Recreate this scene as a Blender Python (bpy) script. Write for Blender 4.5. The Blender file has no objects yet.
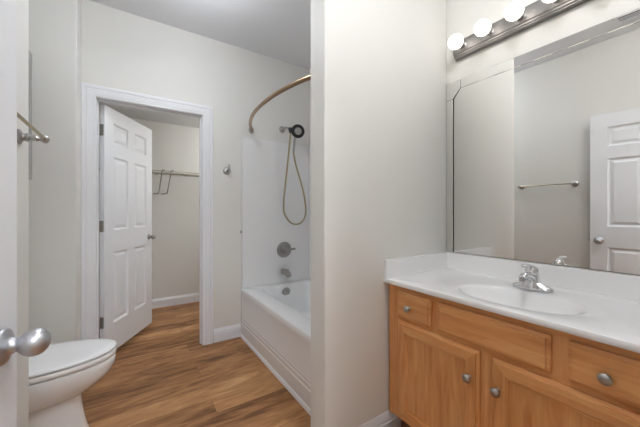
import bpy, bmesh, math, random
from mathutils import Vector, Matrix

random.seed(7)
SC = bpy.context.scene
COL = SC.collection
PI = math.pi

# ------------------------------------------------------------------ camera
EYE = 1.1935
cam_data = bpy.data.cameras.new('camera')
cam_data.sensor_width = 36.0
cam_data.lens = 291.1 / 640 * 36.0
cam_data.shift_y = -2.15 / 640
cam_data.clip_start = 0.02
cam = bpy.data.objects.new('camera', cam_data)
COL.objects.link(cam)
cam.location = (0, 0, EYE)
cam.rotation_euler = (PI / 2, 0, -math.radians(33.35))
SC.camera = cam

# ------------------------------------------------------------------ world, exposure
world = bpy.data.worlds.new('world')
SC.world = world
world.use_nodes = True
bg = world.node_tree.nodes['Background']
bg.inputs[0].default_value = (0.9, 0.95, 1.0, 1)
bg.inputs[1].default_value = 0.5
SC.view_settings.view_transform = 'Standard'
SC.view_settings.look = 'None'
SC.view_settings.gamma = 1
SC.view_settings.use_curve_mapping = False
SC.view_settings.exposure = 0.25
SC.cycles.caustics_reflective = False
SC.cycles.caustics_refractive = False
SC.cycles.max_bounces = 12
SC.cycles.diffuse_bounces = 8

BULB = 2.6        # vanity globes
CEIL_FILL = 36.0   # unseen fill added over the vanity side
TUB_FILL = 26.0  # unseen fill added for the tub and back wall
CLOSET_FILL = 26.0  # unseen fill added inside the closet
HALL_FILL = 70.0  # unseen fill added behind the camera


# ------------------------------------------------------------------ materials
def lin(c):
    return tuple(((v / 255) / 12.92 if v / 255 <= 0.04045 else ((v / 255 + 0.055) / 1.055) ** 2.4) for v in c) + (1,)


def mat(name, rgb, rough=0.5, metal=0.0, bump=0.0, bscale=200.0, spec=None, coat=0.0, var=0.0):
    m = bpy.data.materials.new(name)
    m.use_nodes = True
    nt = m.node_tree
    b = nt.nodes['Principled BSDF']
    b.inputs['Base Color'].default_value = lin(rgb)
    b.inputs['Roughness'].default_value = rough
    b.inputs['Metallic'].default_value = metal
    if spec is not None:
        b.inputs['Specular IOR Level'].default_value = spec
    if coat:
        b.inputs['Coat Weight'].default_value = coat
        b.inputs['Coat Roughness'].default_value = 0.06
    tc = nt.nodes.new('ShaderNodeTexCoord')
    n = nt.nodes.new('ShaderNodeTexNoise')
    n.inputs['Scale'].default_value = bscale
    n.inputs['Detail'].default_value = 3
    nt.links.new(tc.outputs['Object'], n.inputs['Vector'])
    if bump:
        bp = nt.nodes.new('ShaderNodeBump')
        bp.inputs['Strength'].default_value = bump
        bp.inputs['Distance'].default_value = 0.002
        nt.links.new(n.outputs['Fac'], bp.inputs['Height'])
        nt.links.new(bp.outputs['Normal'], b.inputs['Normal'])
    if var:
        mr = nt.nodes.new('ShaderNodeMapRange')
        mr.inputs['To Min'].default_value = max(0, rough - var)
        mr.inputs['To Max'].default_value = min(1, rough + var)
        nt.links.new(n.outputs['Fac'], mr.inputs['Value'])
        nt.links.new(mr.outputs['Result'], b.inputs['Roughness'])
    return m


def emit(name, rgb, strength):
    m = bpy.data.materials.new(name)
    m.use_nodes = True
    b = m.node_tree.nodes['Principled BSDF']
    b.inputs['Base Color'].default_value = (0.9, 0.9, 0.9, 1)
    b.inputs['Emission Color'].default_value = lin(rgb)
    b.inputs['Emission Strength'].default_value = strength
    return m


def wood_cabinet(name, vertical):
    m = bpy.data.materials.new(name)
    m.use_nodes = True
    nt = m.node_tree
    L = nt.links.new
    b = nt.nodes['Principled BSDF']
    tc = nt.nodes.new('ShaderNodeTexCoord')
    mp = nt.nodes.new('ShaderNodeMapping')
    mp.inputs['Scale'].default_value = (9, 14, 1.3) if vertical else (9, 1.3, 14)
    L(tc.outputs['Object'], mp.inputs['Vector'])
    n1 = nt.nodes.new('ShaderNodeTexNoise')
    n1.inputs['Scale'].default_value = 2.2
    n1.inputs['Detail'].default_value = 5
    n1.inputs['Roughness'].default_value = 0.6
    n1.inputs['Distortion'].default_value = 0.9
    L(mp.outputs[0], n1.inputs['Vector'])
    mp2 = nt.nodes.new('ShaderNodeMapping')
    mp2.inputs['Scale'].default_value = (60, 160, 5) if vertical else (60, 5, 160)
    L(tc.outputs['Object'], mp2.inputs['Vector'])
    n2 = nt.nodes.new('ShaderNodeTexNoise')
    n2.inputs['Scale'].default_value = 1.0
    n2.inputs['Detail'].default_value = 2
    L(mp2.outputs[0], n2.inputs['Vector'])
    mx = nt.nodes.new('ShaderNodeMath')
    mx.operation = 'MULTIPLY_ADD'
    mx.inputs[1].default_value = 0.22
    L(n2.outputs['Fac'], mx.inputs[0])
    L(n1.outputs['Fac'], mx.inputs[2])
    r = nt.nodes.new('ShaderNodeValToRGB')
    e = r.color_ramp.elements
    e[0].position = 0.30
    e[0].color = lin((178, 113, 62))
    e[1].position = 0.85
    e[1].color = lin((222, 169, 114))
    k = r.color_ramp.elements.new(0.58)
    k.color = lin((206, 146, 91))
    L(mx.outputs[0], r.inputs['Fac'])
    L(r.outputs['Color'], b.inputs['Base Color'])
    b.inputs['Roughness'].default_value = 0.38
    b.inputs['Specular IOR Level'].default_value = 0.3
    return m


def wood_floor(name):
    m = bpy.data.materials.new(name)
    m.use_nodes = True
    nt = m.node_tree
    L = nt.links.new
    b = nt.nodes['Principled BSDF']
    tc = nt.nodes.new('ShaderNodeTexCoord')
    br = nt.nodes.new('ShaderNodeTexBrick')
    br.offset = 0.37
    br.offset_frequency = 3
    br.inputs['Color1'].default_value = (0, 0, 0, 1)
    br.inputs['Color2'].default_value = (1, 1, 1, 1)
    br.inputs['Mortar'].default_value = (0.5, 0.5, 0.5, 1)
    br.inputs['Scale'].default_value = 1.0
    br.inputs['Mortar Size'].default_value = 0.0009
    br.inputs['Mortar Smooth'].default_value = 0.2
    br.inputs['Brick Width'].default_value = 1.22
    br.inputs['Row Height'].default_value = 0.152
    mp0 = nt.nodes.new('ShaderNodeMapping')
    mp0.inputs['Location'].default_value = (0.33, 0.05, 0)
    L(tc.outputs['Object'], mp0.inputs['Vector'])
    L(mp0.outputs[0], br.inputs['Vector'])
    # grain: 4D noise with the plank's own random value as the fourth coordinate
    rnd = nt.nodes.new('ShaderNodeMath')
    rnd.operation = 'MULTIPLY'
    rnd.inputs[1].default_value = 37.0
    L(br.outputs['Color'], rnd.inputs[0])

    def grain(scale, s, det, dist):
        mp = nt.nodes.new('ShaderNodeMapping')
        mp.inputs['Scale'].default_value = scale
        L(tc.outputs['Object'], mp.inputs['Vector'])
        n = nt.nodes.new('ShaderNodeTexNoise')
        n.noise_dimensions = '4D'
        n.inputs['Scale'].default_value = s
        n.inputs['Detail'].default_value = det
        n.inputs['Roughness'].default_value = 0.62
        n.inputs['Distortion'].default_value = dist
        L(mp.outputs[0], n.inputs['Vector'])
        L(rnd.outputs[0], n.inputs['W'])
        return n.outputs['Fac']
    g1 = grain((1.3, 6.0, 1), 1.7, 6, 1.9)
    g2 = grain((3.0, 70, 1), 1.6, 3, 0.3)
    a = nt.nodes.new('ShaderNodeMath')
    a.operation = 'MULTIPLY_ADD'
    a.inputs[1].default_value = 0.22
    L(g2, a.inputs[0])
    L(g1, a.inputs[2])
    a2 = nt.nodes.new('ShaderNodeMath')
    a2.operation = 'MULTIPLY_ADD'
    a2.inputs[1].default_value = 0.26
    L(br.outputs['Color'], a2.inputs[0])
    L(a.outputs[0], a2.inputs[2])
    r = nt.nodes.new('ShaderNodeValToRGB')
    els = r.color_ramp.elements
    els[0].position = 0.50
    els[0].color = lin((108, 73, 47))
    els[1].position = 1.02
    els[1].color = lin((204, 162, 118))
    for p, c in ((0.61, (142, 99, 63)), (0.74, (167, 121, 80)), (0.87, (184, 138, 94))):
        k = els.new(p)
        k.color = lin(c)
    L(a2.outputs[0], r.inputs['Fac'])
    mix = nt.nodes.new('ShaderNodeMixRGB')
    mix.inputs['Color2'].default_value = lin((84, 58, 38))
    L(br.outputs['Fac'], mix.inputs['Fac'])
    L(r.outputs['Color'], mix.inputs['Color1'])
    L(mix.outputs[0], b.inputs['Base Color'])
    b.inputs['Roughness'].default_value = 0.42
    b.inputs['Specular IOR Level'].default_value = 0.25
    return m


WALL = mat('wall_paint', (223, 222, 217), 0.55, bump=0.05, bscale=350, spec=0.3)
CEIL = mat('ceiling_paint', (226, 227, 230), 0.8, bump=0.1, bscale=250)
TRIM = mat('trim_paint', (229, 230, 233), 0.35, bump=0.01, bscale=40)
DOORW = mat('door_paint', (229, 231, 234), 0.38, bump=0.02, bscale=60)
FLOOR = wood_floor('wood_plank_floor')
OAKV = wood_cabinet('cabinet_wood_upright', True)
OAKH = wood_cabinet('cabinet_wood_level', False)
MARBLE = mat('cultured_marble', (237, 237, 237), 0.16, coat=0.3, bscale=5)
PORC = mat('porcelain', (240, 240, 240), 0.12, coat=0.5, bscale=5)
SEATP = mat('seat_plastic', (240, 240, 240), 0.22, bscale=5)
ACRYL = mat('tub_acrylic', (236, 236, 236), 0.2, coat=0.3, bscale=5)
CHROME = mat('chrome', (225, 226, 228), 0.07, 1.0, bscale=20)
NICKEL = mat('brushed_nickel', (178, 176, 174), 0.34, 1.0, bscale=90, var=0.06)
PLATE = mat('brushed_light_plate', (146, 143, 141), 0.4, 1.0, bscale=90, var=0.05)
SATIN = mat('satin_chrome', (190, 191, 195), 0.38, 1.0, bscale=90, var=0.05)
PEWTER = mat('dark_nickel', (172, 169, 165), 0.3, 1.0, bscale=60, var=0.05)
ROD_WARM = mat('rod_warm_reflection', (160, 135, 112), 0.3, 1.0, bscale=60, var=0.05)  # nickel rod; warm lamp reflections are put into its colour
BRASS = mat('towel_bar_metal', (176, 165, 130), 0.25, 1.0, bscale=60, var=0.05)
HOSE = mat('hose_warm_reflection', (180, 163, 132), 0.45, 0.6, bscale=400, bump=0.3)  # tan here is warm reflection on the metal, put into the colour
BLACK = mat('black_rubber', (22, 21, 20), 0.4, bscale=60)
DARKGAP = mat('groove_shadow_gap', (34, 33, 31), 0.6, bscale=60)
HINGE = mat('hinge_steel', (170, 168, 160), 0.35, 1.0, bscale=60)
WIRE = mat('shelf_wire', (168, 162, 146), 0.4, bscale=60)
WIREG = mat('brace_metal', (160, 156, 148), 0.4, 0.5, bscale=60)
GREY_CABSHADE = mat('grey_and_cabinet_shade', (150, 149, 144), 0.45, bscale=60)  # plain grey for the anchor; on the cabinet, shade set as colour
MIRROR = mat('mirror_silver', (226, 225, 222), 0.0, 1.0, bscale=5)
TOE = mat('toe_board', (120, 80, 50), 0.6, bscale=30)
GLOBE = emit('lit_globe', (255, 247, 238), BULB)


# ------------------------------------------------------------------ mesh helpers
def link(o, parent=None):
    COL.objects.link(o)
    if parent is not None:
        o.parent = parent
    return o


def obj(name, bm, m, parent=None, bevel=0.0, smooth=35, local=False, seg=2):
    """One mesh object. Geometry is given in world space unless local."""
    if parent is not None and not local:
        off = Vector((0, 0, 0))
        p = parent
        while p is not None:
            off += Vector(p.location)
            p = p.parent
        bmesh.ops.translate(bm, verts=bm.verts, vec=-off)
    bmesh.ops.remove_doubles(bm, verts=bm.verts, dist=1e-5)
    bmesh.ops.recalc_face_normals(bm, faces=bm.faces)
    me = bpy.data.meshes.new(name)
    bm.to_mesh(me)
    bm.free()
    me.materials.append(m)
    if smooth:
        for p in me.polygons:
            p.use_smooth = True
        me.set_sharp_from_angle(angle=math.radians(smooth))
    o = bpy.data.objects.new(name, me)
    link(o, parent)
    if bevel:
        b = o.modifiers.new('bevel', 'BEVEL')
        b.width = bevel
        b.segments = seg
        b.limit_method = 'ANGLE'
        b.angle_limit = math.radians(40)
    return o


def tag(o, label, cat, group=None):
    o['label'] = label
    o['category'] = cat
    if group:
        o['group'] = group
    return o


def thing(name, label, cat, loc, group=None):
    o = bpy.data.objects.new(name, None)
    o.empty_display_size = 0.05
    o.location = loc
    link(o)
    return tag(o, label, cat, group)


def struct(name, bm, m, bevel=0.0, smooth=35):
    o = obj(name, bm, m, None, bevel, smooth)
    o['kind'] = 'structure'
    return o


def B():
    return bmesh.new()


def box(bm, x0, x1, y0, y1, z0, z1):
    v = [bm.verts.new(p) for p in ((x0, y0, z0), (x1, y0, z0), (x1, y1, z0), (x0, y1, z0),
                                   (x0, y0, z1), (x1, y0, z1), (x1, y1, z1), (x0, y1, z1))]
    for f in ((3, 2, 1, 0), (4, 5, 6, 7), (0, 1, 5, 4), (1, 2, 6, 5), (2, 3, 7, 6), (3, 0, 4, 7)):
        bm.faces.new([v[i] for i in f])
    return bm


def bx(*a):
    return box(B(), *a)


def frame_of(d):
    d = Vector(d).normalized()
    up = Vector((0, 0, 1)) if abs(d.z) < 0.95 else Vector((1, 0, 0))
    x = up.cross(d).normalized()
    return x, d.cross(x).normalized(), d


def loft(bm, rings, cap0=True, cap1=True, closed=True):
    vs = [[bm.verts.new(p) for p in r] for r in rings]
    n = len(vs[0])
    for a, b in zip(vs, vs[1:]):
        for i in range(n if closed else n - 1):
            j = (i + 1) % n
            bm.faces.new((a[i], a[j], b[j], b[i]))
    if cap0:
        bm.faces.new(vs[0][::-1])
    if cap1:
        bm.faces.new(vs[-1])
    return bm


def lathe(bm, prof, org, axis=(0, 0, 1), seg=24, sx=1.0, sy=1.0):
    """prof: (radius, distance along the axis)."""
    x, y, d = frame_of(axis)
    o = Vector(org)
    rings = []
    for r, h in prof:
        r = max(r, 1e-4)
        rings.append([o + d * h + x * (r * sx * math.cos(2 * PI * i / seg)) + y * (r * sy * math.sin(2 * PI * i / seg))
                      for i in range(seg)])
    return loft(bm, rings)


def spline(pts, n=8):
    p = [Vector(q) for q in pts]
    p = [p[0] * 2 - p[1]] + p + [p[-1] * 2 - p[-2]]
    out = []
    for i in range(1, len(p) - 2):
        a, b, c, d = p[i - 1], p[i], p[i + 1], p[i + 2]
        for k in range(n):
            t = k / n
            out.append(0.5 * ((2 * b) + (c - a) * t + (2 * a - 5 * b + 4 * c - d) * t * t + (3 * b - a - 3 * c + d) * t ** 3))
    out.append(p[-2])
    return out


def tube(bm, pts, r, seg=10, flat=1.0):
    pts = [Vector(p) for p in pts]
    rs = r if isinstance(r, (list, tuple)) else [r] * len(pts)
    rings = []
    x = None
    for i, p in enumerate(pts):
        d = (pts[min(i + 1, len(pts) - 1)] - pts[max(i - 1, 0)]).normalized()
        if x is None:
            x = frame_of(d)[0]
        x = (x - d * x.dot(d)).normalized()
        y = d.cross(x)
        rings.append([p + x * (rs[i] * math.cos(2 * PI * k / seg)) + y * (rs[i] * flat * math.sin(2 * PI * k / seg)) for k in range(seg)])
    return loft(bm, rings)


def ball(bm, c, rx, ry=None, rz=None, seg=20, rings=12):
    ry = ry or rx
    rz = rz or rx
    bmesh.ops.create_uvsphere(bm, u_segments=seg, v_segments=rings, radius=1,
                              matrix=Matrix.Translation(c) @ Matrix.Diagonal((rx, ry, rz, 1)))
    return bm


def extrude_profile(bm, prof, a, b, n_in):
    """prof: (out, up) pairs, swept from a to b; n_in: the direction of `out`."""
    a, b, n = Vector(a), Vector(b), Vector(n_in).normalized()
    up = Vector((0, 0, 1))
    loft(bm, [[e + n * o + up * z for o, z in prof] for e in (a, b)])
    return bm


BASE_PROF = [(0, 0), (0.016, 0), (0.016, 0.078), (0.011, 0.081), (0.011, 0.086), (0.014, 0.088), (0.014, 0.094), (0.008, 0.102), (0.005, 0.114), (0.002, 0.12), (0, 0.12)]


def baseboard(name, a, b, n, k=1.0):
    return struct(name, extrude_profile(B(), [(o, z * k) for o, z in BASE_PROF], a, b, n), TRIM)


def panel_face(bm, w0, w1, z0, z1, y, s, panels, rings):
    """A flat face in the XZ plane at y with nested panels; s: direction (+1/-1) of the outside along y.
    rings: (inset, depth) pairs going inwards."""
    xs = sorted({w0, w1, *[p[0] for p in panels], *[p[1] for p in panels]})
    zs = sorted({z0, z1, *[p[2] for p in panels], *[p[3] for p in panels]})
    for i in range(len(xs) - 1):
        for j in range(len(zs) - 1):
            cx, cz = (xs[i] + xs[i + 1]) / 2, (zs[j] + zs[j + 1]) / 2
            if any(p[0] < cx < p[1] and p[2] < cz < p[3] for p in panels):
                continue
            bm.faces.new([bm.verts.new(q) for q in ((xs[i], y, zs[j]), (xs[i + 1], y, zs[j]), (xs[i + 1], y, zs[j + 1]), (xs[i], y, zs[j + 1]))])
    for a, b, c, d in panels:
        rr = []
        for ins, dep in [(0, 0)] + rings:
            yy = y - s * dep
            rr.append([(a + ins, yy, c + ins), (b - ins, yy, c + ins), (b - ins, yy, d - ins), (a + ins, yy, d - ins)])
        loft(bm, rr, cap0=False, cap1=True)


def panel_slab(bm, w0, w1, z0, z1, y0, y1, panels, rings, both=True):
    panel_face(bm, w0, w1, z0, z1, y1, 1, panels, rings)
    panel_face(bm, w0, w1, z0, z1, y0, -1, panels if both else [], rings)
    xs = sorted({w0, w1, *[p[0] for p in panels], *[p[1] for p in panels]})
    zs = sorted({z0, z1, *[p[2] for p in panels], *[p[3] for p in panels]})
    if not both:
        xs2, zs2 = [w0, w1], [z0, z1]
    for z in (z0, z1):
        bm.faces.new([bm.verts.new(q) for q in ((w0, y0, z), (w1, y0, z), (w1, y1, z), (w0, y1, z))])
    for x in (w0, w1):
        bm.faces.new([bm.verts.new(q) for q in ((x, y0, z0), (x, y0, z1), (x, y1, z1), (x, y1, z0))])
    return bm


# ------------------------------------------------------------------ room dimensions
XM = 1.667       # wall with mirror, vanity and tub
YS, YS2, XS = 1.0895, 1.2145, 0.742   # partition between vanity and tub
YB = 2.7477      # wall with the closet doorway
YC = 4.12        # rear wall of the closet
HC = 2.76
XL = -0.33       # towel bar wall
YN = 1.602       # where it ends at the toilet nook
XN = -0.80       # wall behind the toilet
YN2 = 2.523      # far side of the nook
XR = -0.288
YF = 0.07        # wall the camera looks in through
OX0, OX1, OZ = -0.20, 0.5495, 2.046    # closet doorway

# floor and ceiling
f = struct('floor', bx(-1.6, XM + 0.15, -2.2, YC + 0.15, -0.1, 0), FLOOR)
struct('ceiling', bx(-1.6, XM + 0.15, -2.2, YB + 0.115, HC, HC + 0.1), CEIL)
struct('ceiling_closet', bx(-1.0, XM + 0.15, YB + 0.115, YC + 0.15, 2.30, 2.4), CEIL)
# walls
struct('wall_right', bx(XM, XM + 0.12, -0.02, YC, 0, HC), WALL)
struct('wall_partition', bx(XS, XM, YS, YS2, 0, HC), WALL, bevel=0.006)
b = B()
box(b, XR - 0.6, OX0 - 0.018, YB, YB + 0.115, 0, HC)
box(b, OX1 + 0.018, XM, YB, YB + 0.115, 0, HC)
box(b, OX0 - 0.018, OX1 + 0.018, YB, YB + 0.115, OZ + 0.018, HC)
struct('wall_back', b, WALL)
struct('wall_left', bx(XL - 0.12, XL, -0.02, YN, 0, HC), WALL, bevel=0.006)
struct('wall_nook_near', bx(XN, XL - 0.12, YN - 0.12, YN, 0, HC), WALL)
struct('wall_nook_rear', bx(XN - 0.12, XN, YN - 0.12, YB + 0.115, 0, HC), WALL)
struct('wall_nook_far', bx(XN, XR, YN2, YB, 0, HC), WALL, bevel=0.006)
b = B()
box(b, XL - 0.12, -0.285, -0.02, YF, 0, HC)
box(b, 0.50, XM, -0.02, YF, 0, HC)
box(b, -0.285, 0.50, -0.02, YF, 2.07, HC)
struct('wall_front', b, WALL)
# closet
struct('wall_closet_back', bx(-0.75, XM, YC, YC + 0.12, 0, 2.30), WALL)
struct('wall_closet_left', bx(-0.87, -0.75, YB + 0.115, YC, 0, 2.30), WALL)
# hall behind the camera
struct('wall_hall_left', bx(-1.6, -1.5, -2.2, -0.02, 0, HC), WALL)
struct('wall_hall_right', bx(XM, XM + 0.12, -2.2, -0.02, 0, HC), WALL)
struct('wall_hall_back', bx(-1.5, XM, -2.2, -2.1, 0, HC), WALL)
struct('wall_hall_front', bx(-1.5, XL - 0.12, -0.02, YF, 0, HC), WALL)

# baseboards
baseboard('baseboard_back', (OX1 + 0.094, YB, 0), (0.898, YB, 0), (0, -1, 0))
baseboard('baseboard_partition', (XS, YS, 0), (XM, YS, 0), (0, -1, 0), 1.15)
baseboard('baseboard_partition_end', (XS, YS2, 0), (XS, YS - 0.014, 0), (-1, 0, 0), 1.15)
baseboard('baseboard_closet', (-0.75, YC, 0), (XM, YC, 0), (0, -1, 0), 0.95)
baseboard('baseboard_closet_left', (-0.75, YB + 0.115, 0), (-0.75, YC, 0), (1, 0, 0), 0.95)
baseboard('baseboard_left', (XL, YF, 0), (XL, YN, 0), (1, 0, 0))
baseboard('baseboard_nook_far', (XN, YN2, 0), (XR + 0.014, YN2, 0), (0, -1, 0))
baseboard('baseboard_nook_end', (XR, YN2, 0), (XR, YB - 0.02, 0), (1, 0, 0))
baseboard('baseboard_nook_rear', (XN, YN, 0), (XN, YN2, 0), (1, 0, 0))

# closet doorway: jamb lining, stop and casing
b = B()
box(b, OX0 - 0.018, OX0, YB - 0.002, YB + 0.117, 0, OZ + 0.018)
box(b, OX1, OX1 + 0.018, YB - 0.002, YB + 0.117, 0, OZ + 0.018)
box(b, OX0, OX1, YB - 0.002, YB + 0.117, OZ, OZ + 0.018)
box(b, OX0, OX0 + 0.010, YB + 0.035, YB + 0.072, 0, OZ)
box(b, OX1 - 0.010, OX1, YB + 0.035, YB + 0.072, 0, OZ)
box(b, OX0 + 0.01, OX1 - 0.01, YB + 0.035, YB + 0.072, OZ - 0.010, OZ)
struct('trim_1', b, TRIM, bevel=0.001)


def casing(bm, x0, x1, z1, w, y, s):
    """Mitred casing round a doorway whose reveal runs x0..x1, top z1; s: +1/-1, the way it stands off the wall."""
    prof = [(0.0, 0.0), (0.0, 0.010), (0.006, 0.013), (0.016, 0.011), (0.022, 0.014), (w * 0.62, 0.018), (w * 0.70, 0.0145), (w * 0.74, 0.019), (w - 0.004, 0.019), (w, 0.016), (w, 0.0)]
    rings = []
    for px, pz, dx, dz in ((x0, 0, -1, 0), (x0, z1, -1, 1), (x1, z1, 1, 1), (x1, 0, 1, 0)):
        rings.append([(px + dx * o, y + s * d, pz + dz * o) for o, d in prof])
    return loft(bm, rings)


struct('trim_2', casing(B(), OX0 - 0.004, OX1 + 0.004, OZ + 0.004, 0.084, YB - 0.001, -1), TRIM, smooth=20)
b = B()
box(b, -0.285, -0.273, -0.022, YF + 0.002, 0, 2.07)
box(b, 0.488, 0.50, -0.022, YF + 0.002, 0, 2.07)
box(b, -0.273, 0.488, -0.022, YF + 0.002, 2.058, 2.07)
struct('trim_3', b, TRIM)


# ------------------------------------------------------------------ panelled doors
def door_leaf(w, h0, h1, t):
    """Leaf in the door's own frame: width along +x from the hinge, thickness y -t..0."""
    st = 0.112 if w > 0.7 else 0.1
    mid = 0.10
    pw = (w - 2 * st - mid) / 2
    cols = ((st, st + pw), (w - st - pw, w - st))
    top = h1 - 0.117
    rows = ((top - 0.171, top), (top - 0.878, top - 0.278), (h0 + 0.235, top - 1.061))
    P = [(a, b_, c, d) for a, b_ in cols for c, d in rows]
    bm = B()
    panel_slab(bm, 0, w, h0, h1, -t, 0, P, [(0.003, 0.005), (0.012, 0.012), (0.020, 0.012), (0.042, 0.003)])
    return bm


KNOB_PROF = [(0.0325, 0.0), (0.0325, 0.003), (0.030, 0.007), (0.022, 0.010), (0.0165, 0.013), (0.0145, 0.019), (0.0135, 0.024),
             (0.0142, 0.027), (0.0185, 0.031), (0.0235, 0.037), (0.0265, 0.045), (0.0272, 0.052), (0.026, 0.060), (0.0225, 0.068),
             (0.0165, 0.0745), (0.008, 0.0785), (0.0, 0.0795)]


def hinge_mesh(bm, x, y, z, s):
    """Barrel and two leaves; s: the side (y) of the door the barrel stands on."""
    lathe(bm, [(0.0055, 0), (0.0055, 0.089)], (x, y, z), (0, 0, 1), 10)
    return bm


# entry door, swung back against the towel bar wall (only its latch edge is in the frame)
d1 = obj('door_1', door_leaf(0.763, 0.012, 2.055, 0.035), DOORW, None, smooth=20)
d1['kind'] = 'structure'
tag(d1, 'white six panel door swung open against the left wall, egg shaped knob at its edge', 'door')
# own frame: +x runs from hinge to latch, -y side (y=-t) faces the room
ang = math.atan2(0.757, 0.094)
d1.location = (-0.290 - 0.035 * math.sin(ang), 0.105 + 0.035 * math.cos(ang), 0)
d1.rotation_euler = (0, 0, ang)
k = obj('door_knob', lathe(B(), [(r * (1.06 if h < 0.02 else 0.97), h * 0.9) for r, h in KNOB_PROF], (0.706, -0.035, 0.932), (0, -1, 0), 32), SATIN, d1, local=True, smooth=60)
k['label'] = 'large satin silver egg shaped knob'
obj('door_knob', lathe(B(), [(r, h * 0.8) for r, h in KNOB_PROF], (0.706, 0, 0.932), (0, 1, 0), 24), SATIN, d1, local=True, smooth=60)
obj('latch_bolt', box(B(), 0.762, 0.775, -0.024, -0.011, 0.923, 0.941), SATIN, d1, local=True, bevel=0.002)
for z in (0.25, 1.0, 1.75):
    obj('hinge', hinge_mesh(B(), -0.004, -0.041, z, -1), HINGE, d1, local=True)

# closet door, opened into the closet
d2 = obj('door_2', door_leaf(0.735, 0.040, 2.036, 0.035), DOORW, None, smooth=20)
d2['kind'] = 'structure'
tag(d2, 'white six panel door standing open into the closet, small nickel knob', 'door')
d2.location = (OX0 + 0.012, YB + 0.117, 0)
d2.rotation_euler = (0, 0, math.radians(60.5))
for sgn, y0 in ((-1, -0.035), (1, 0.0)):
    obj('door_knob', lathe(B(), [(r * 0.9, h * 0.8) for r, h in KNOB_PROF], (0.735 - 0.06, y0, 0.935), (0, sgn, 0), 24), NICKEL, d2, local=True, smooth=60)
obj('latch_plate', box(B(), 0.7345, 0.7365, -0.030, -0.005, 0.905, 0.965), NICKEL, d2, local=True)
for z in (0.27, 1.03, 1.79):
    bm = lathe(B(), [(0.0055, 0), (0.0055, 0.089)], (-0.002, 0.003, z), (0, 0, 1), 10)
    box(bm, -0.0025, 0.0, -0.029, 0.001, z, z + 0.089)
    obj('hinge', bm, HINGE, d2, local=True)

# ------------------------------------------------------------------ bathtub
TX0, TX1, TY0, TY1, TZ = 0.900, XM - 0.002, YS2 + 0.002, YB - 0.002, 0.455


def rrect(x0, x1, y0, y1, z, r, n=8):
    out = []
    for cx, cy, a0 in ((x1 - r, y1 - r, 0), (x0 + r, y1 - r, PI / 2), (x0 + r, y0 + r, PI), (x1 - r, y0 + r, 1.5 * PI)):
        for i in range(n + 1):
            a = a0 + PI / 2 * i / n
            out.append((cx + r * math.cos(a), cy + r * math.sin(a), z))
    return out


tub = thing('bathtub', 'white alcove bathtub with stepped apron behind the partition wall', 'bathtub', (1.27, 1.98, 0))
b = B()
loft(b, [rrect(TX0 + 0.03, TX1, TY0, TY1, 0.0, 0.005),
         rrect(TX0 + 0.03, TX1, TY0, TY1, 0.40, 0.005),
         rrect(TX0, TX1, TY0, TY1, 0.405, 0.006),
         rrect(TX0, TX1, TY0, TY1, TZ - 0.012, 0.006),
         rrect(TX0 + 0.004, TX1, TY0, TY1, TZ - 0.004, 0.007),
         rrect(TX0 + 0.014, TX1, TY0, TY1, TZ, 0.008),
         rrect(TX0 + 0.145, TX1 - 0.05, TY0 + 0.10, TY1 - 0.10, TZ, 0.10),
         rrect(TX0 + 0.155, TX1 - 0.058, TY0 + 0.11, TY1 - 0.108, TZ - 0.006, 0.10),
         rrect(TX0 + 0.162, TX1 - 0.064, TY0 + 0.13, TY1 - 0.114, TZ - 0.025, 0.10),
         rrect(TX0 + 0.20, TX1 - 0.09, TY0 + 0.26, TY1 - 0.15, 0.16, 0.12),
         rrect(TX0 + 0.24, TX1 - 0.13, TY0 + 0.34, TY1 - 0.19, 0.105, 0.12),
         rrect(TX0 + 0.30, TX1 - 0.19, TY0 + 0.42, TY1 - 0.26, 0.095, 0.10)])
obj('tub_shell', b, ACRYL, tub, smooth=50)
# apron: recessed field, double ridge, flared base; end border at the far end
prof = [(0.03, 0.0), (0.0, 0.0), (0.0, 0.122), (0.004, 0.128), (0.004, 0.138), (0.001, 0.142), (0.001, 0.158), (0.005, 0.164), (0.005, 0.172), (0.003, 0.176),
        (0.006, 0.182), (0.006, 0.405), (0.03, 0.405)]
b = B()
loft(b, [[(TX0 + o, y, z) for o, z in prof] for y in (TY0, TY1 - 0.045)])
box(b, TX0, TX0 + 0.03, TY1 - 0.045, TY1, 0, 0.405)
obj('apron', b, ACRYL, tub, bevel=0.0015, smooth=30)
obj('shoe_strip', extrude_profile(B(), [(0, 0), (0.012, 0), (0.011, 0.012), (0.007, 0.022), (0.003, 0.026), (0, 0.027)], (TX0 - 0.0005, TY0, 0), (TX0 - 0.0005, TY1, 0), (-1, 0, 0)), TRIM, tub)
b = lathe(B(), [(0.044, 0), (0.044, 0.004), (0.040, 0.008), (0.014, 0.010), (0.010, 0.008), (0, 0.008)], (1.322, TY1 - 0.119, 0.388), (0, -1, -0.12), 24)
ov = obj('overflow_plate', b, NICKEL, tub)
for dx in (-0.018, 0.018):
    obj('screw', lathe(B(), [(0.005, 0), (0.004, 0.003), (0, 0.004)], (1.322 + dx, TY1 - 0.1265, 0.387), (0, -1, -0.12), 10), CHROME, ov)
obj('drain', lathe(B(), [(0.035, 0), (0.035, 0.003), (0.02, 0.006), (0, 0.007)], (1.33, TY1 - 0.34, 0.0945), (0, 0, 1), 20), PEWTER, tub)

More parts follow.
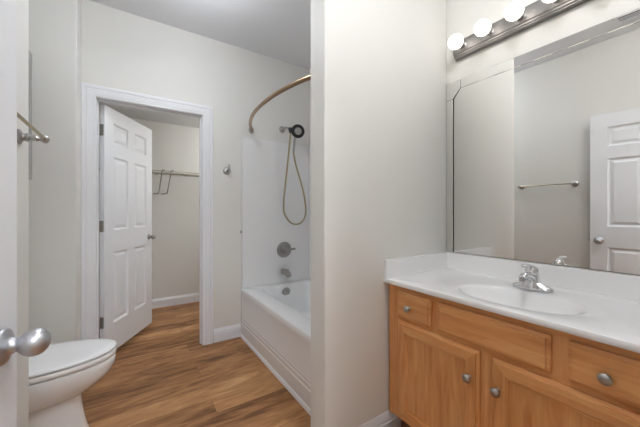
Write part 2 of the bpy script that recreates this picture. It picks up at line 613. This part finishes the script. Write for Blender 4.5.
# surround: three glossy panels with a raised front flange
SZ0, SZ1 = TZ + 0.001, 1.905
sur = thing('tub_surround', 'white glossy shower surround panels standing on the tub rim', 'shower surround', (1.27, 2.73, SZ0))
b = bx(0.912, XM - 0.014, YB - 0.013, YB - 0.001, SZ0, SZ1)
box(b, 0.908, 0.924, YB - 0.018, YB - 0.001, SZ0, SZ1)
obj('end_panel', b, ACRYL, sur, bevel=0.003)
obj('side_panel', bx(XM - 0.013, XM - 0.001, TY0, YB - 0.001, SZ0, SZ1), ACRYL, sur, bevel=0.003)
obj('end_panel', bx(0.912, XM - 0.014, YS2 + 0.001, YS2 + 0.013, SZ0, SZ1), ACRYL, sur, bevel=0.003)
YW = YB - 0.013   # face of the surround

# small anchor beside the surround
tag(obj('wall_anchor', lathe(B(), [(0.006, 0), (0.006, 0.008), (0.009, 0.010), (0.009, 0.014), (0, 0.016)], (0.899, YB, 0.998), (0, -1, 0), 12, 0.9, 1.5), GREY_CABSHADE),
    'tiny grey wall anchor beside the edge of the shower surround', 'anchor')

# valve
va = thing('tub_valve', 'round nickel tub valve with lever handle above the spout', 'valve', (1.352, YW, 0.795))
obj('escutcheon', lathe(B(), [(0.083, 0.001), (0.083, 0.004), (0.078, 0.010), (0.055, 0.013), (0.050, 0.011), (0.045, 0.012), (0, 0.014)], (1.352, YW, 0.795), (0, -1, 0), 36), PEWTER, va)
obj('hub', lathe(B(), [(0.036, 0.011), (0.036, 0.022), (0.031, 0.030), (0.027, 0.055), (0.024, 0.062), (0.0, 0.064)], (1.352, YW, 0.795), (0, -1, 0), 24), PEWTER, va)
obj('lever', tube(B(), spline([(1.352, YW - 0.05, 0.795), (1.39, YW - 0.056, 0.797), (1.43, YW - 0.060, 0.803), (1.452, YW - 0.061, 0.806)], 4), [0.013] * 5 + [0.0105] * 4 + [0.0115] * 3 + [0.009], 12), NICKEL, va)

# spout
sp = thing('tub_spout', 'short nickel tub spout between valve and overflow plate', 'spout', (1.345, YW, 0.565))
obj('spout_body', tube(B(), spline([(1.345, YW - 0.001, 0.572), (1.345, YW - 0.05, 0.572), (1.345, YW - 0.10, 0.566), (1.345, YW - 0.132, 0.548)], 5),
                       [0.030] * 4 + [0.029] * 4 + [0.028] * 4 + [0.027] * 3 + [0.024], 16), PEWTER, sp)
obj('diverter_knob', lathe(B(), [(0.004, 0), (0.004, 0.012), (0.009, 0.014), (0.009, 0.020), (0, 0.022)], (1.345, YW - 0.105, 0.592), (0, 0, 1), 12), NICKEL, sp)

# shower head with hand shower hose
sh = thing('handheld_shower', 'dark round shower head with a looped metal hose, warm reflections painted into the hose', 'shower head', (1.346, YB, 2.045))
obj('flange', lathe(B(), [(0.034, 0), (0.034, 0.004), (0.028, 0.012), (0.013, 0.018), (0, 0.018)], (1.336, YB, 2.045), (0, -1, 0), 24), NICKEL, sh)
obj('shower_arm', tube(B(), spline([(1.336, YB, 2.045), (1.340, YB - 0.05, 2.05), (1.352, YB - 0.10, 2.04), (1.364, YB - 0.135, 2.01)], 5), 0.0105, 12), NICKEL, sh)
b = lathe(B(), [(0.014, 0), (0.020, 0.006), (0.020, 0.045), (0.015, 0.055), (0, 0.055)], (1.361, YB - 0.13, 2.035), (0.1, -0.3, -1), 16)
tube(b, [(1.364, YB - 0.14, 2.00), (1.39, YB - 0.165, 1.99), (1.402, YB - 0.17, 1.99)], [0.016, 0.017, 0.020], 12)
obj('diverter', b, BLACK, sh)
hc = Vector((1.412, YB - 0.20, 1.992))
hd = Vector((-0.30, -0.93, -0.10)).normalized()
b = lathe(B(), [(0.020, -0.035), (0.045, -0.024), (0.064, -0.006), (0.068, 0.004), (0.064, 0.010), (0.036, 0.011), (0, 0.011)], hc, hd, 36)
hf = obj('spray_head', b, BLACK, sh)
obj('spray_face', lathe(B(), [(0.036, 0.0112), (0.034, 0.0155), (0.020, 0.017), (0.012, 0.0145), (0.006, 0.018), (0, 0.019)], hc, hd, 24), PEWTER, hf)
obj('hand_grip', tube(B(), [hc + Vector((-0.016, 0.015, -0.05)), hc + Vector((-0.022, 0.028, -0.10)), hc + Vector((-0.024, 0.04, -0.17)), hc + Vector((-0.022, 0.05, -0.20))], [0.012, 0.013, 0.012, 0.010], 12), NICKEL, sh)
hose = [(1.366, YB - 0.135, 1.985), (1.362, YB - 0.125, 1.90), (1.350, YB - 0.105, 1.70), (1.330, YB - 0.085, 1.45), (1.316, YB - 0.075, 1.27), (1.330, YB - 0.07, 1.17),
        (1.390, YB - 0.068, 1.086), (1.462, YB - 0.068, 1.058), (1.536, YB - 0.07, 1.085), (1.574, YB - 0.075, 1.16), (1.567, YB - 0.085, 1.27), (1.520, YB - 0.10, 1.45),
        (1.440, YB - 0.12, 1.65), (1.398, YB - 0.145, 1.76), (1.391, YB - 0.15, 1.795)]
obj('hose', tube(B(), spline(hose, 6), 0.0088, 10), HOSE, sh)

# curved curtain rod
rod = thing('shower_curtain_rod', 'bowed nickel curtain rod high over the bathtub, warm reflections painted in', 'curtain rod', (1.0, 1.98, 1.989))
pts = []
ya, yb_ = YS2 + 0.01, YB - 0.012
for i in range(41):
    y = ya + (yb_ - ya) * i / 40
    q = (y - (ya + yb_) / 2) / ((yb_ - ya) / 2)
    x = 1.003 - 0.175 * (1 - abs(q) ** 2.2)
    pts.append((x, y, 1.989))
obj('rod', tube(B(), pts, 0.0145, 14), ROD_WARM, rod)
for y, s in ((ya - 0.010, 1), (yb_ + 0.012, -1)):
    fl = obj('flange', lathe(B(), [(0.026, 0), (0.026, 0.004), (0.021, 0.012), (0.016, 0.014), (0.016, 0.030), (0, 0.030)], (1.003, y, 1.989), (0, s, 0), 20, 1.0, 1.35), NICKEL, rod)

# robe hook on the back wall
hk = thing('robe_hook', 'small nickel robe hook on the wall between doorway and shower', 'hook', (0.769, YB, 1.572))
obj('rosette', lathe(B(), [(0.034, 0), (0.034, 0.005), (0.029, 0.010), (0.016, 0.012), (0.013, 0.022), (0, 0.022)], (0.769, YB, 1.572), (0, -1, 0), 24), NICKEL, hk)
obj('hook_arm', tube(B(), spline([(0.769, YB - 0.018, 1.572), (0.770, YB - 0.040, 1.570), (0.773, YB - 0.052, 1.586), (0.776, YB - 0.050, 1.608), (0.777, YB - 0.046, 1.622)], 5),
                     [0.010] * 8 + [0.0075] * 9 + [0.009] * 4, 10), NICKEL, hk)
obj('hook_arm', tube(B(), spline([(0.769, YB - 0.016, 1.566), (0.768, YB - 0.034, 1.560), (0.767, YB - 0.044, 1.568), (0.767, YB - 0.046, 1.577)], 4), 0.006, 10), NICKEL, hk)

# ------------------------------------------------------------------ toilet
TC = 2.035


def egg(xb, xf, hw, z, n=48, pw=2.5):
    xc = xb + (xf - xb) * 0.42
    out = []
    for i in range(n):
        a = 2 * PI * i / n
        c, s = math.cos(a), math.sin(a)
        if c >= 0:
            x, y = xc + (xf - xc) * c, hw * s
        else:
            e = 2 / pw
            x = xc - (xc - xb) * abs(c) ** e
            y = hw * math.copysign(abs(s) ** e, s)
        out.append((x, TC + y, z))
    return out


wc = thing('toilet', 'white elongated toilet with closed lid beside the entry door', 'toilet', (-0.42, TC, 0))
b = B()
loft(b, [egg(-0.66, -0.180, 0.120, 0.0), egg(-0.66, -0.180, 0.120, 0.012), egg(-0.655, -0.188, 0.111, 0.03), egg(-0.65, -0.202, 0.102, 0.10),
         egg(-0.65, -0.210, 0.100, 0.16), egg(-0.65, -0.212, 0.101, 0.205), egg(-0.65, -0.206, 0.104, 0.224), egg(-0.65, -0.170, 0.134, 0.236), egg(-0.65, -0.155, 0.142, 0.246),
         egg(-0.65, -0.128, 0.152, 0.266), egg(-0.65, -0.092, 0.167, 0.296), egg(-0.65, -0.070, 0.176, 0.328), egg(-0.645, -0.061, 0.180, 0.354), egg(-0.645, -0.060, 0.181, 0.376),
         egg(-0.64, -0.063, 0.179, 0.385), egg(-0.63, -0.075, 0.168, 0.388), egg(-0.60, -0.12, 0.13, 0.388), egg(-0.56, -0.14, 0.11, 0.35), egg(-0.50, -0.20, 0.07, 0.26)])
obj('bowl', b, PORC, wc, smooth=50)
b = B()
loft(b, [egg(-0.57, -0.115, 0.130, 0.388), egg(-0.57, -0.110, 0.135, 0.3945), egg(-0.60, -0.063, 0.179, 0.395), egg(-0.60, -0.058, 0.182, 0.399), egg(-0.60, -0.058, 0.182, 0.414), egg(-0.60, -0.062, 0.179, 0.418), egg(-0.57, -0.110, 0.135, 0.4185)])
obj('seat', b, SEATP, wc, smooth=50)
b = B()
loft(b, [egg(-0.57, -0.115, 0.130, 0.418), egg(-0.57, -0.110, 0.135, 0.4255), egg(-0.60, -0.063, 0.179, 0.426), egg(-0.60, -0.056, 0.183, 0.429), egg(-0.60, -0.056, 0.183, 0.436), egg(-0.598, -0.064, 0.177, 0.4415),
         egg(-0.58, -0.10, 0.15, 0.4445), egg(-0.52, -0.18, 0.09, 0.446)])
obj('lid', b, SEATP, wc, smooth=50)
for y in (TC - 0.075, TC + 0.075):
    obj('seat_hinge', bx(-0.625, -0.585, y - 0.02, y + 0.02, 0.40, 0.435), SEATP, wc, bevel=0.004)
b = B()
loft(b, [rrect(-0.765, -0.60, TC - 0.19, TC + 0.19, 0.40, 0.03), rrect(-0.772, -0.585, TC - 0.205, TC + 0.205, 0.46, 0.03), rrect(-0.775, -0.575, TC - 0.215, TC + 0.215, 0.74, 0.03)])
obj('tank', b, PORC, wc, smooth=50)
obj('tank_lid', bx(-0.782, -0.565, TC - 0.225, TC + 0.225, 0.741, 0.775), PORC, wc, bevel=0.010, seg=3)
obj('flush_lever', tube(B(), [(-0.575, TC - 0.16, 0.69), (-0.555, TC - 0.16, 0.69), (-0.552, TC - 0.13, 0.688), (-0.552, TC - 0.08, 0.684)], [0.010, 0.009, 0.007, 0.006], 10), CHROME, wc)
for s in (-1, 1):
    obj('bolt_cap', lathe(B(), [(0.013, 0), (0.013, 0.012), (0.008, 0.02), (0, 0.022)], (-0.36, TC + s * 0.118, 0.004), (0, 0, 1), 14), SEATP, wc)

# wall cabinet over the toilet
gc = thing('wall_cabinet', 'wall cabinet above the toilet with shade painted in as grey, only a thin sliver showing past the wall corner', 'cabinet', (-0.64, 2.06, 1.375))
obj('carcass', bx(XN + 0.001, -0.497, 1.76, 2.36, 1.375, 2.115), GREY_CABSHADE, gc, bevel=0.002)
for y0, y1, ky in ((1.762, 2.058, 2.035), (2.062, 2.358, 2.085)):
    bm = B()
    panel_slab(bm, y0, y1, 1.38, 2.11, -0.018, 0, [(y0 + 0.05, y1 - 0.05, 1.43, 2.06)], [(0.006, 0.006)], both=False)
    for v in bm.verts:
        x, y, z = v.co
        v.co = (-0.472 + y, x, z)
    dd = obj('cabinet_door', bm, GREY_CABSHADE, gc, smooth=20)
    obj('knob', lathe(B(), [(0.006, 0), (0.006, 0.012), (0.014, 0.018), (0.012, 0.025), (0, 0.027)], (-0.472, ky, 1.44), (1, 0, 0), 14), NICKEL, dd)

# ------------------------------------------------------------------ towel bar
BXX, BZ, BY0, BY1 = -0.258, 1.462, 1.006, 1.468
tb = thing('towel_bar', 'thin metal towel bar on the left wall past the open door edge', 'towel bar', (XL, (BY0 + BY1) / 2, BZ))
obj('bar', tube(B(), [(BXX, BY0, BZ), (BXX, BY1, BZ)], 0.0055, 12), BRASS, tb)
for y in (BY0, BY1):
    pb = lathe(B(), [(0.022, 0), (0.022, 0.005), (0.016, 0.009), (0.011, 0.012), (0.010, 0.018), (0.013, 0.022), (0.013, 0.026), (0.008, 0.031), (0.0075, 0.045),
                     (0.009, 0.048), (0.007, 0.053), (0.0065, 0.058), (0.010, 0.064), (0.012, 0.071), (0.010, 0.078), (0.005, 0.083), (0, 0.084)], (XL, y, BZ), (1, 0, 0), 20, 1.25, 1.25)
    obj('post', pb, NICKEL, tb, smooth=40)

# ------------------------------------------------------------------ closet shelf
SY, SZ = 3.82, 1.662
ws = thing('wire_shelf', 'white wire closet shelf on the far wall seen through the doorway', 'shelf', (0.4, YC, SZ))
b = B()
for y, z in ((SY, SZ), (SY, SZ - 0.028), (YC - 0.012, SZ), ((SY + YC) / 2, SZ - 0.004)):
    tube(b, [(-0.74, y, z), (XM - 0.01, y, z)], 0.0045, 6)
obj('shelf_rods', b, WIRE, ws)
b = B()
x = -0.72
while x < XM - 0.03:
    tube(b, [(x, YC - 0.012, SZ + 0.004), (x, SY - 0.003, SZ + 0.004), (x, SY - 0.004, SZ - 0.030)], 0.0017, 4)
    x += 0.0265
obj('deck_wires', b, WIRE, ws)
for xt in (0.325, 0.418):
    bm = tube(B(), spline([(xt + 0.03, SY - 0.006, SZ + 0.010), (xt + 0.002, SY - 0.006, SZ + 0.008), (xt, SY - 0.002, SZ - 0.012), (xt - 0.004, SY + 0.14, SZ - 0.115), (xt - 0.010, YC - 0.03, SZ - 0.225),
                           (xt - 0.025, YC - 0.012, SZ - 0.245), (xt - 0.07, YC - 0.010, SZ - 0.250)], 5), 0.006, 8)
    s_ = obj('support_brace', bm, WIREG, ws)
for xt in (0.29, 0.62, 1.05):
    obj('wall_clip', bx(xt - 0.008, xt + 0.008, YC - 0.018, YC - 0.001, SZ - 0.016, SZ + 0.012), WIRE, ws, bevel=0.002)

# ------------------------------------------------------------------ vanity
VX, VY0, VY1 = 1.142, YF + 0.004, YS - 0.0145     # frame face; ends
VT = 0.822
van = thing('vanity_cabinet', 'honey coloured wood vanity cabinet under the white sink top', 'vanity', (1.40, 0.59, 0))
b = B()
box(b, VX, VX + 0.019, VY1 - 0.070, VY1, 0.150, VT)
box(b, VX, VX + 0.019, VY0, VY0 + 0.05, 0.150, VT)
box(b, VX, VX + 0.019, 0.552, 0.602, 0.150, 0.662)
box(b, VX, VX + 0.019, 0.775, 0.822, 0.662, 0.800)
box(b, VX, VX + 0.019, 0.322, 0.378, 0.662, 0.800)
obj('face_frame', b, OAKV, van, bevel=0.001)
for z0, z1 in ((0.795, VT), (0.645, 0.685), (0.150, 0.190)):
    obj('face_rail', bx(VX + 0.0005, VX + 0.0185, VY0 + 0.05, VY1 - 0.070, z0, z1), OAKH, van, bevel=0.001)
for y in (VY1 - 0.016, VY0):
    bm = B()
    loft(bm, [[(VX + 0.0195, yy, 0.150), (VX + 0.090, yy, 0.150), (VX + 0.090, yy, 0.002), (XM - 0.002, yy, 0.002), (XM - 0.002, yy, VT), (VX + 0.0195, yy, VT)] for yy in (y, y + 0.016)])
    obj('side_panel', bm, OAKV, van)
obj('toe_kick', bx(VX + 0.075, VX + 0.090, VY0 + 0.016, VY1 - 0.016, 0.002, 0.149), TOE, van)
obj('cabinet_floor', bx(VX + 0.02, XM - 0.003, VY0 + 0.016, VY1 - 0.016, 0.150, 0.165), OAKH, van)


def front(name, y0, y1, z0, z1, m, panel):
    """Overlay front with a routed edge, its face towards -X."""
    bm = B()
    d = 0.019
    e = [(0, 0.0), (0, 0.009), (0.003, 0.011), (0.011, 0.0135), (0.012, d)]
    rings = [[(VX - t, y1 - i, z0 + i), (VX - t, y0 + i, z0 + i), (VX - t, y0 + i, z1 - i), (VX - t, y1 - i, z1 - i)] for i, t in e]
    if panel:
        for i, t in ((0.050, d), (0.053, d - 0.004), (0.058, d - 0.003), (0.061, d - 0.009), (0.066, d - 0.010)):
            rings.append([(VX - t, y1 - i, z0 + i), (VX - t, y0 + i, z0 + i), (VX - t, y0 + i, z1 - i), (VX - t, y1 - i, z1 - i)])
    loft(bm, rings)
    o = obj(name, bm, m, van, smooth=20)
    if panel:                      # rails of the frame carry level grain
        o.data.materials.append(OAKH)
        for p in o.data.polygons:
            cy, cz = p.center.y + van.location.y, p.center.z + van.location.z
            dz, dy = min(cz - z0, z1 - cz), min(cy - y0, y1 - cy)
            if dz < dy and dz < 0.066:
                p.material_index = 1
    return o


def knob(parent, y, z):
    kb = lathe(B(), [(0.009, 0), (0.009, 0.002), (0.006, 0.005), (0.0055, 0.012), (0.009, 0.015), (0.0155, 0.018), (0.0165, 0.022), (0.014, 0.0265), (0.007, 0.029), (0, 0.0295)],
               (VX - 0.019, y, z), (-1, 0, 0), 20)
    obj('knob', kb, NICKEL, parent, smooth=50)


DR0, DR1, DO0, DO1 = 0.672, 0.795, 0.163, 0.652
fr = front('drawer', 0.817, 1.007, DR0, DR1, OAKH, False)
knob(fr, 0.930, 0.728)
front('false_front', 0.373, 0.780, DR0, DR1, OAKH, False)
fr = front('drawer', 0.135, 0.328, DR0, DR1, OAKH, False)
knob(fr, 0.240, 0.728)
fr = front('cabinet_door', 0.600, 1.007, DO0, DO1, OAKV, True)
knob(fr, 0.636, 0.541)
fr = front('cabinet_door', 0.135, 0.554, DO0, DO1, OAKV, True)
knob(fr, 0.530, 0.541)

# sink top: slab, shallow oval dish and bowl in one surface
CX0, CX1, CY0, CY1, CZ0, CZ1 = 1.113, XM - 0.001, YF + 0.002, YS - 0.001, 0.823, 0.845
SKX, SKY = 1.335, 0.568
top = thing('sink_top', 'white moulded vanity top with oval basin and low splash rims', 'sink', (1.39, 0.59, CZ0))
corner = [math.atan2(yy - SKY, xx - SKX) % (2 * PI) for xx in (CX0, CX1) for yy in (CY0, CY1)]
angs = sorted([2 * PI * i / 120 for i in range(120)] + corner)


def rect_ring(ins, z, insf=None):
    x0, x1, y0, y1 = CX0 + ins, CX1, CY0, CY1
    out = []
    for a in angs:
        c, s = math.cos(a), math.sin(a)
        t = min(((x1 if c > 0 else x0) - SKX) / c if abs(c) > 1e-9 else 9, ((y1 if s > 0 else y0) - SKY) / s if abs(s) > 1e-9 else 9)
        out.append((SKX + c * t, SKY + s * t, z))
    return out


def oval(ax, ay, z, ox=0.0):
    out = []
    for a in angs:
        c, s = math.cos(a), math.sin(a)
        t = 1 / math.sqrt((c / ax) ** 2 + (s / ay) ** 2)
        out.append((SKX + ox + c * t, SKY + s * t, z))
    return out


b = B()
loft(b, [rect_ring(0.02, CZ0), rect_ring(0.002, CZ0), rect_ring(0.0, CZ0 + 0.003), rect_ring(0.0, CZ1 - 0.004), rect_ring(0.0015, CZ1 - 0.001), rect_ring(0.005, CZ1),
         oval(0.166, 0.292, CZ1), oval(0.160, 0.280, CZ1 - 0.003), oval(0.152, 0.238, CZ1 - 0.005), oval(0.148, 0.222, CZ1 - 0.008), oval(0.143, 0.213, CZ1 - 0.018),
         oval(0.134, 0.199, CZ1 - 0.042), oval(0.116, 0.171, CZ1 - 0.080), oval(0.088, 0.127, CZ1 - 0.110), oval(0.05, 0.07, CZ1 - 0.126), oval(0.022, 0.024, CZ1 - 0.131)], cap0=False)
obj('basin_slab', b, MARBLE, top, smooth=40)
obj('back_splash', bx(XM - 0.021, XM - 0.001, CY0, CY1, CZ1 - 0.001, 0.941), MARBLE, top, bevel=0.004, seg=3)
obj('side_splash', bx(CX0 + 0.004, XM - 0.021, YS - 0.020, YS - 0.001, CZ1 - 0.001, 0.941), MARBLE, top, bevel=0.004, seg=3)
obj('drain', lathe(B(), [(0.022, 0), (0.022, 0.002), (0.015, 0.004), (0.012, 0.001), (0, 0.001)], (SKX, SKY, CZ1 - 0.1305), (0, 0, 1), 20), CHROME, top)

# faucet
FX, FY = 1.512, 0.567
FZ = CZ1 + 0.0006
fa = thing('faucet', 'chrome single lever faucet behind the oval basin', 'faucet', (FX, FY, FZ))


def stadium(hx, hy, z, n=10):
    out = []
    for i in range(n + 1):
        a = PI * i / n
        out.append((FX + hx * math.cos(a), FY + (hy - hx) + hx * math.sin(a), z))
    for i in range(n + 1):
        a = PI + PI * i / n
        out.append((FX + hx * math.cos(a), FY - (hy - hx) + hx * math.sin(a), z))
    return out


obj('base_plate', loft(B(), [stadium(0.026, 0.078, FZ), stadium(0.027, 0.079, FZ + 0.004), stadium(0.0265, 0.078, FZ + 0.010), stadium(0.024, 0.074, FZ + 0.014), stadium(0.022, 0.058, FZ + 0.021), stadium(0.021, 0.040, FZ + 0.031), stadium(0.018, 0.028, FZ + 0.036)]), CHROME, fa, smooth=50)
obj('body', lathe(B(), [(0.036, 0.012), (0.034, 0.026), (0.030, 0.042), (0.027, 0.060), (0.0255, 0.068), (0, 0.070)], (FX, FY, FZ), (0, 0, 1), 28), CHROME, fa, smooth=50)
sp_ = obj('spout', tube(B(), spline([(FX - 0.005, FY, FZ + 0.046), (FX - 0.040, FY, FZ + 0.062), (FX - 0.075, FY, FZ + 0.070), (FX - 0.100, FY, FZ + 0.062)], 5),
                        [0.021] * 4 + [0.018] * 4 + [0.016] * 4 + [0.015] * 4, 16, 0.85), CHROME, fa, smooth=60)
obj('aerator', lathe(B(), [(0.011, 0), (0.012, 0.003), (0.012, 0.014), (0.009, 0.016), (0, 0.016)], (FX - 0.096, FY, FZ + 0.060), (-0.25, 0, -1), 16), PEWTER, sp_)
obj('handle_dome', lathe(B(), [(0.0255, 0.070), (0.0265, 0.074), (0.025, 0.088), (0.018, 0.099), (0.008, 0.104), (0, 0.105)], (FX, FY, FZ), (-0.05, 0, 1), 28), CHROME, fa, smooth=60)
obj('lever', tube(B(), spline([(FX + 0.008, FY, FZ + 0.094), (FX - 0.025, FY, FZ + 0.106), (FX - 0.06, FY, FZ + 0.113), (FX - 0.092, FY, FZ + 0.112)], 5),
                  [0.014] * 4 + [0.012] * 4 + [0.011] * 5 + [0.012] * 2 + [0.008], 14, 0.5), CHROME, fa, smooth=60)

# ------------------------------------------------------------------ mirror
MY0, MY1, MZ0, MZ1 = 0.13, YS - 0.003, 0.942, 1.987
IY, IZ = 1.043, 1.933          # inner edges of the mirror strips
mi = thing('wall_mirror', 'large frameless vanity mirror edged with mirror strips and clipped corners', 'mirror', (XM, 0.6, MZ0))
XT = XM - 0.002


def pane(name, poly, t, m, bev=0.0):
    """Polygon in (y, z), standing t off the wall."""
    bm = B()
    x0, x1 = XT, XT - t
    loft(bm, [[(x0, y, z) for y, z in poly], [(x1, y, z) for y, z in poly]])
    return obj(name, bm, m, mi, bevel=bev, smooth=0, seg=1)


G = 0.009
pane('backing', [(MY1 - 0.002, MZ0 + 0.002), (MY1 - 0.002, MZ1 - 0.002), (MY0 + 0.002, MZ1 - 0.002), (MY0 + 0.002, MZ0 + 0.002)], 0.001, DARKGAP)
CLY, CLZ = 0.994, 1.880
RY = MY0 + 0.046
pane('glass', [(IY - G, MZ0 + 0.004), (IY - G, CLZ - 0.003), (CLY - 0.003, IZ - 0.002), (MY0 + 0.095, IZ - 0.002), (RY + G, CLZ), (RY + G, MZ0 + 0.004)], 0.005, MIRROR)
pane('mirror_strip', [(MY1, MZ0), (MY1, CLZ - 0.0006), (IY, CLZ - 0.0006), (IY, MZ0)], 0.006, MIRROR, 0.002)
pane('corner_piece', [(MY1, CLZ + 0.0006), (MY1, MZ1), (CLY + 0.0006, MZ1), (CLY + 0.0006, IZ), (IY, CLZ + 0.0006)], 0.006, MIRROR, 0.002)
pane('mirror_strip', [(CLY - 0.0006, IZ), (CLY - 0.0006, MZ1), (MY0 + 0.0956, MZ1), (MY0 + 0.0956, IZ)], 0.006, MIRROR, 0.004)
pane('corner_piece', [(MY0 + 0.0944, IZ), (MY0 + 0.0944, MZ1), (MY0, MZ1), (MY0, CLZ + 0.0006), (RY, CLZ + 0.0006)], 0.006, MIRROR, 0.002)
pane('mirror_strip', [(RY, MZ0), (RY, CLZ - 0.0006), (MY0, CLZ - 0.0006), (MY0, MZ0)], 0.006, MIRROR, 0.002)

# ------------------------------------------------------------------ vanity light
vl = thing('vanity_light', 'brushed nickel light bar with lit round globes above the mirror', 'light fixture', (XM, 0.585, 2.155))
LY0, LY1 = 0.145, 1.020
prof = [(0.0, 2.105), (0.026, 2.105), (0.028, 2.109), (0.028, 2.114), (0.033, 2.116), (0.034, 2.121), (0.034, 2.126), (0.039, 2.129), (0.039, 2.188), (0.034, 2.191), (0.034, 2.196), (0.028, 2.198), (0.026, 2.206), (0.0, 2.206)]
obj('back_plate', loft(B(), [[(XM - o, y, z) for o, z in prof] for y in (LY0, LY1)]), PLATE, vl, bevel=0.001, smooth=20)
for i in range(6):
    y = 0.961 - 0.1505 * i
    so = obj('socket', lathe(B(), [(0.024, 0), (0.024, 0.003), (0.020, 0.006), (0.020, 0.028), (0.016, 0.031), (0, 0.031)], (XM - 0.0385, y, 2.160), (-1, 0, 0), 20), NICKEL, vl)
    bm = B()
    lathe(bm, [(0.013, 0.026), (0.015, 0.030), (0.023, 0.036), (0.031, 0.044), (0.0375, 0.055), (0.0405, 0.069), (0.0395, 0.080), (0.0355, 0.091), (0.027, 0.101), (0.014, 0.1075), (0, 0.109)], (XM - 0.0385, y, 2.160), (-1, 0, 0), 24)
    obj('bulb', bm, GLOBE, so, smooth=80)


# ------------------------------------------------------------------ unseen fill lamps added to light the rooms (above the frame), and vent
def fill_lamp(x, y, z, r, s, label, tint, drop=0.0):
    t = thing('fill_lamp', label, 'light fixture', (x, y, z))
    obj('canopy', lathe(B(), [(0.07, 0), (0.07, 0.012), (0.055, 0.022), (0.014, 0.028), (0.014, 0.05 + drop), (0, 0.05 + drop)], (x, y, z), (0, 0, -1), 24), NICKEL, t)
    obj('diffuser', lathe(B(), [(0.03, 0.045), (r * 0.6, 0.055), (r * 0.93, 0.08), (r, 0.10), (r * 0.93, 0.122), (r * 0.7, 0.145), (r * 0.35, 0.158), (0, 0.162)], (x, y, z - drop), (0, 0, -1), 32),
        emit('fill_diffuser', tint, s), t, smooth=60)


fill_lamp(0.70, 0.30, HC, 0.14, CEIL_FILL, 'unseen round fill lamp added on the bathroom ceiling beside the vanity', (249, 250, 254))
fill_lamp(0.30, 1.85, HC, 0.14, TUB_FILL, 'unseen round fill lamp added on the bathroom ceiling in front of the tub', (242, 248, 255), 0.10)
fill_lamp(1.15, 3.30, 2.30, 0.13, CLOSET_FILL, 'unseen round fill lamp added on the closet ceiling', (250, 250, 250))
fill_lamp(0.15, -1.1, HC, 0.17, HALL_FILL, 'unseen round fill lamp added on the hall ceiling', (240, 247, 255), 0.25)

ve = thing('ceiling_vent', 'dark slotted vent in the ceiling, seen only in the mirror top edge', 'vent', (-0.03, 0.52, HC))
b = B()
for x0, x1, y0, y1 in ((-0.09, 0.03, 0.36, 0.375), (-0.09, 0.03, 0.645, 0.66), (-0.09, -0.078, 0.375, 0.645), (0.018, 0.03, 0.375, 0.645)):
    box(b, x0, x1, y0, y1, HC - 0.010, HC - 0.0005)
obj('vent_frame', b, TRIM, ve, bevel=0.002)
obj('duct_opening', bx(-0.078, 0.018, 0.375, 0.645, HC - 0.003, HC - 0.0008), DARKGAP, ve)
b = B()
for i in range(3):
    x = -0.062 + 0.025 * i
    box(b, x, x + 0.003, 0.375, 0.645, HC - 0.009, HC - 0.0032)
obj('louver', b, TRIM, ve)
